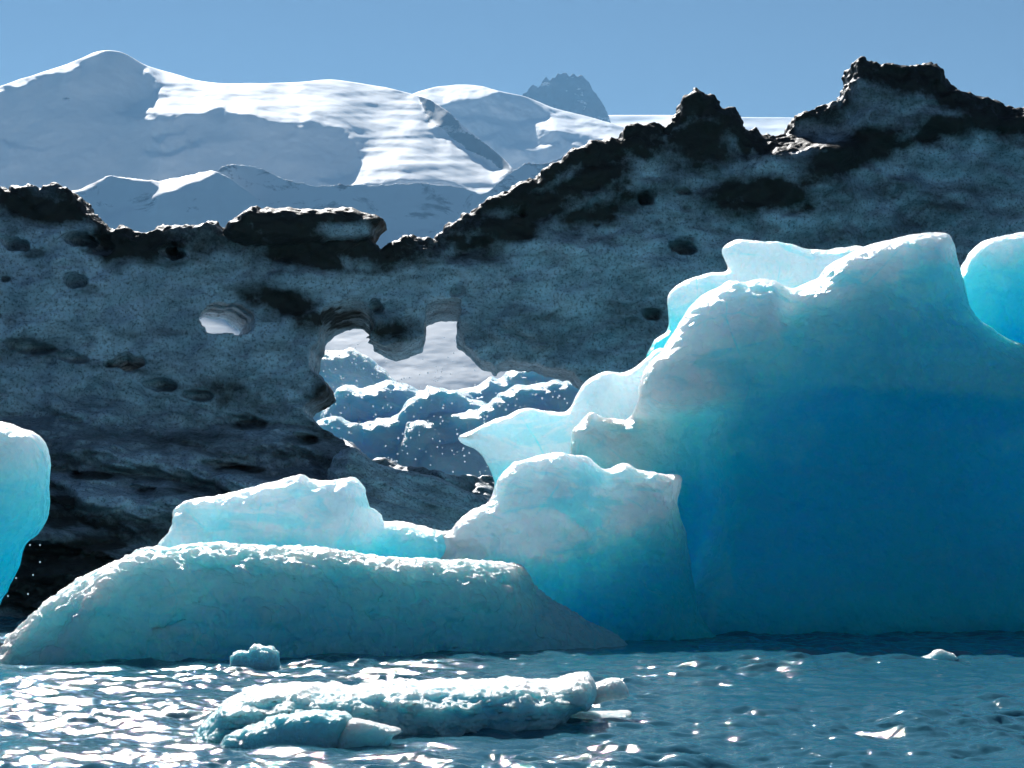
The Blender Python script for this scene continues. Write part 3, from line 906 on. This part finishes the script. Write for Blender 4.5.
# ------------------------------------------------------------------ smaller bergs
left = [(-190, 700), (-170, 520), (-120, 445), (-50, 425), (0, 422.5), (20, 427), (34, 433), (44, 445), (48, 462), (47, 490), (46, 515), (38, 532), (24, 545), (15, 570), (5, 592), (-4, 610), (-14, 640), (-20, 700)]
o = build_ice('pillar_iceberg', [Lobe(left, (-190, 84.0), (50, 85.0), tf=2.4, tb=2.4, rx=1.8, ry=2.2, fine=0.04)], 0.08, ice_m, None, disp=((0.8, 0.03), (0.25, 0.02)),
              attrs=crust_by([(-200, 520), (60, 500)], 80, 8, 14))
tag(o, 'overhanging pale blue iceberg cut by the left edge of the view', 'iceberg')

far_m = ice_material('far_ice', (0.45, 0.68, 0.82), (0.78, 0.88, 0.94), (1.2, 2.6, 3.2), (2.2, 3.6, 4.2), rough=0.3, vor=0.6, vor_d=0.5, bump_d=0.2)


def far_rel(sd, a=1.0):
    return lambda X, Z, d: a * (0.8 * fbm(X / 7.5, 0 * X, (Z + 0.6 * X) / 3.6, 3, sd, ridged=True, gain=0.45) + 0.14 * fbm(X / 1.4, 0 * X, Z / 1.2, 3, sd + 3))


F = [Lobe([(300, 560), (318, 440), (325, 410), (339, 392), (347, 386), (364, 390), (378, 385), (388, 382), (401.6, 384), (417, 389), (430, 391), (448, 391), (462, 391), (476, 388), (491.5, 377), (499, 380), (512, 369), (530, 366), (570, 362), (620, 370), (680, 420), (700, 560)], (300, 188.0), (700, 192.0), tf=4, tb=4, rx=2.5, ry=3.0, relief=far_rel(221), fine=0.15),
     Lobe([(345, 560), (354.7, 431), (364.5, 422), (397.6, 416), (405.5, 405.5), (417, 396), (433, 387), (450, 391), (470, 400), (500, 420), (520, 560)], (300, 183.0), (700, 186.0), tf=3, tb=4, rx=1.8, ry=2.5, relief=far_rel(231), fine=0.2, k=0.12),
     Lobe([(398, 560), (403.5, 437), (413, 425), (427, 417), (444.5, 413), (456, 415), (480, 408), (500, 396), (530, 385), (600, 400), (640, 560)], (300, 180.5), (700, 182.0), tf=3, tb=4, rx=1.8, ry=2.5, relief=far_rel(241), fine=0.2, k=0.12),
     Lobe([(415, 560), (425, 455), (440, 447), (470, 440), (500, 432), (560, 420), (640, 560)], (300, 177.5), (700, 179.0), tf=3, tb=4, rx=1.8, ry=2.5, relief=far_rel(251), fine=0.2, k=0.12),
     Lobe([(300, 560), (312, 440), (325, 420), (338, 416), (350, 424), (362, 436), (380, 560)], (300, 180.0), (700, 186.0), tf=2.5, tb=4, rx=1.8, ry=2.0, relief=far_rel(261), fine=0.2, k=0.12)]
o = build_ice('crumpled_iceberg', F, 0.16, far_m, None, disp=((1.6, 0.10), (0.5, 0.04)), seed=9, attrs=crust_by([(300, 400), (400, 375), (450, 370), (600, 350)], 45, 25, 15, 0.3))
tag(o, 'crumpled blue iceberg seen through the arch of the dark iceberg', 'iceberg')
o = build_ice('rounded_iceberg', [Lobe([(290, 560), (300, 400), (316, 358), (325, 352), (343, 352), (351, 348), (360.5, 353), (374, 360.5), (384, 370), (396, 381), (420, 400), (450, 430), (470, 560)], (300, 214.0), (500, 216.0), tf=4, tb=4, rx=3.0, ry=3.5, relief=far_rel(271, 0.5), fine=0.12)],
              0.2, far_m, None, disp=((1.2, 0.08), (0.4, 0.04)), seed=10, attrs=crust_by([(300, 390), (500, 390)], 50, 20, 16, 0.4))
tag(o, 'smooth pale iceberg rising behind the crumpled one in the left of the arch', 'iceberg')

# floating ice in the foreground
floe_m = ice_material('floe_ice', (0.40, 0.76, 0.82), (0.94, 0.975, 0.98), (0.3, 0.5, 0.55), (0.5, 0.7, 0.75), rough=0.22, bump_d=0.10, vor=6.0, vor_d=0.06)
FL = empty('ice_floe', (-1.5, 50, 0))
tag(FL, 'long flat ice floe drifting in the glittering foreground water', 'ice floe')
floe = [(216, 760), (214, 718), (221, 708), (233, 697), (257, 688), (297, 684), (344, 686), (391, 682), (425, 683), (476, 682.5), (514, 680), (552, 677.5), (583, 673.5), (590.5, 676), (594, 690), (590, 705), (572, 712), (545, 740), (500, 760)]
build_ice('floe_body', [Lobe(floe, (198, 49.0), (600, 52.6), tf=1.8, tb=1.8, rx=0.42, ry=1.75, fine=0.07,
                             relief=lambda X, Z, d: 0.32 * fbm(X / 1.3, 0 * X, Z / 0.5, 4, 281, ridged=True, gain=0.6))],
          0.035, floe_m, FL, disp=((0.35, 0.06), (0.1, 0.03)), zmin=-0.5, attrs=crust_by([(150, 712), (400, 705), (640, 700)], 25, 8, 17))
lump = [(215, 770), (226, 738), (240, 731), (257, 725), (280, 717), (300, 714), (330, 713), (347, 716), (352, 723), (350, 745), (340, 770)]
build_ice('front_lump', [Lobe(lump, (220, 46.6), (350, 46.8), tf=0.55, tb=0.9, rx=0.35, ry=0.5, fine=0.02)], 0.03, floe_m, FL, disp=((0.3, 0.06), (0.09, 0.025)), zmin=-0.5,
          attrs=crust_by([(200, 712), (400, 712)], 14, 4, 18))
fin = [(332, 765), (338, 735), (346, 724), (354, 719), (372, 723), (388, 727), (401, 731), (392, 738), (380, 765)]
build_ice('side_fin', [Lobe(fin, (330, 46.5), (400, 46.7), tf=0.3, tb=0.5, rx=0.22, ry=0.28, fine=0.02)], 0.025, floe_m, FL, disp=((0.2, 0.02), (0.07, 0.01)), zmin=-0.5,
          attrs=crust_by([(300, 740), (420, 740)], 20, 4, 19))
tip = [(588, 683), (594, 683), (603, 680.5), (612, 678), (620, 679), (626, 687), (628.6, 696), (615, 699), (603, 701), (588, 704)]
build_ice('end_block', [Lobe(tip, (588, 52.6), (628, 52.7), tf=0.5, tb=0.5, rx=0.3, ry=0.4, fine=0.015)], 0.025, floe_m, FL, disp=((0.2, 0.02), (0.07, 0.01)), zmin=-0.5,
          attrs=crust_by([(500, 720), (700, 720)], 20, 4, 20))
skirt = [(540, 722), (560, 714), (585, 712), (610, 711.5), (629, 711), (629, 716), (610, 725), (560, 735)]
build_ice('submerged_shelf', [Lobe(skirt, (540, 52.8), (630, 53.4), tf=0.7, tb=0.7, rx=0.15, ry=0.6, fine=0.015)], 0.03, floe_m, FL, disp=((0.2, 0.02),), zmin=-0.4,
          attrs=crust_by([(500, 720), (700, 720)], 20, 4, 21))

chunk = [(230, 675), (232, 660), (236, 651), (246, 648), (258, 645.5), (267, 648), (272, 655), (273, 675)]
tag(build_ice('ice_chunk', [Lobe(chunk, (226, 70.0), (276, 70.3), tf=0.5, tb=0.7, rx=0.25, ry=0.5, fine=0.16)], 0.04, floe_m, None, disp=((0.3, 0.07), (0.1, 0.04)), zmin=-0.5,
              attrs=crust_by([(200, 655), (300, 655)], 14, 4, 22)),
    'small crumbly lump of clear ice against the front of the scalloped foot', 'ice chunk', group='small floating ice chunks')
chunk2 = [(908, 668), (914, 660), (928, 655), (938, 650), (948, 652), (956, 658), (958, 668)]
tag(build_ice('ice_chunk', [Lobe(chunk2, (908, 75.3), (958, 75.6), tf=0.5, tb=0.5, rx=0.25, ry=0.4, fine=0.03)], 0.04, floe_m, None, disp=((0.3, 0.05), (0.1, 0.02)), zmin=-0.4,
              attrs=crust_by([(900, 656), (980, 656)], 6, 3, 23)),
    'tiny low ice chunk awash in front of the deep blue wall at right', 'ice chunk', group='small floating ice chunks')


# ------------------------------------------------------------------ drops of meltwater falling through the arch
def ico():
    p = (1 + 5 ** 0.5) / 2
    v = np.array([(-1, p, 0), (1, p, 0), (-1, -p, 0), (1, -p, 0), (0, -1, p), (0, 1, p), (0, -1, -p), (0, 1, -p), (p, 0, -1), (p, 0, 1), (-p, 0, -1), (-p, 0, 1)], float)
    v /= np.linalg.norm(v[0])
    f = np.array([(0, 11, 5), (0, 5, 1), (0, 1, 7), (0, 7, 10), (0, 10, 11), (1, 5, 9), (5, 11, 4), (11, 10, 2), (10, 7, 6), (7, 1, 8), (3, 9, 4), (3, 4, 2), (3, 2, 6), (3, 6, 8), (3, 8, 9), (4, 9, 5), (2, 4, 11), (6, 2, 10), (8, 6, 7), (9, 8, 1)])
    return v, f


iv, if_ = ico()
DV, DF = [], []
spots = []
while len(spots) < 420:
    px, py = rng.uniform(322, 580), rng.uniform(335, 492)
    spots.append((px, py, rng.uniform(134, 160), rng.uniform(0.025, 0.062)))
for p in ((30, 545), (40, 545), (40, 562), (33, 575), (16, 578), (8, 596), (28, 594)):
    spots.append((*p, 92, 0.03))
for px, py, Y, r in spots:
    c = np.array([float(v) for v in at(px, py, Y)])
    DF.append(if_ + len(DV) * 12)
    DV.append(iv * r * np.array([1, 1, 1.3]) + c)
t = NT('meltwater')
tr = t.n('ShaderNodeBsdfTranslucent')
tr.inputs[0].default_value = (0.95, 0.97, 1, 1)
mx = t.n('ShaderNodeMixShader')
mx.inputs[0].default_value = 0.6
t.b.inputs['Base Color'].default_value = (0.8, 0.85, 0.9, 1)
t.b.inputs['Roughness'].default_value = 0.15
t.l(t.b.outputs[0], mx.inputs[1])
t.l(tr.outputs[0], mx.inputs[2])
t.l(mx.outputs[0], t.out.inputs[0])
tag(make_mesh('meltwater_drops', np.concatenate(DV), np.concatenate(DF), t.m), 'sunlit drops of meltwater falling in front of the arch', 'drops', kind='stuff')

gv, gf = [], []
for q in range(260):
    px, py = rng.uniform(752, 842), 0
    py = 152 - (px - 752) * 0.02 + rng.normal(0, 5)
    c = np.array([float(v) for v in at(px, py, 129.6 + (152 - py) * 0.11 + rng.uniform(-0.2, 0.3))])
    r = rng.uniform(0.05, 0.17)
    k = iv * r * rng.uniform(0.6, 1.3, (12, 1)) * rng.uniform(0.6, 1.2, 3)
    gf.append(if_ + 12 * len(gv))
    gv.append(k + c)
t = NT('grit')
t.l(t.mix(t.noise(t.coords(), 4.0, 3), (0.02, 0.02, 0.02), (0.07, 0.065, 0.06)), t.b.inputs['Base Color'])
t.b.inputs['Roughness'].default_value = 0.3
tag(make_mesh('gravel', np.concatenate(gv), np.concatenate(gf), t.m, smooth=False), 'wet dark gravel glinting on the saddle of the dark iceberg', 'gravel', kind='stuff')
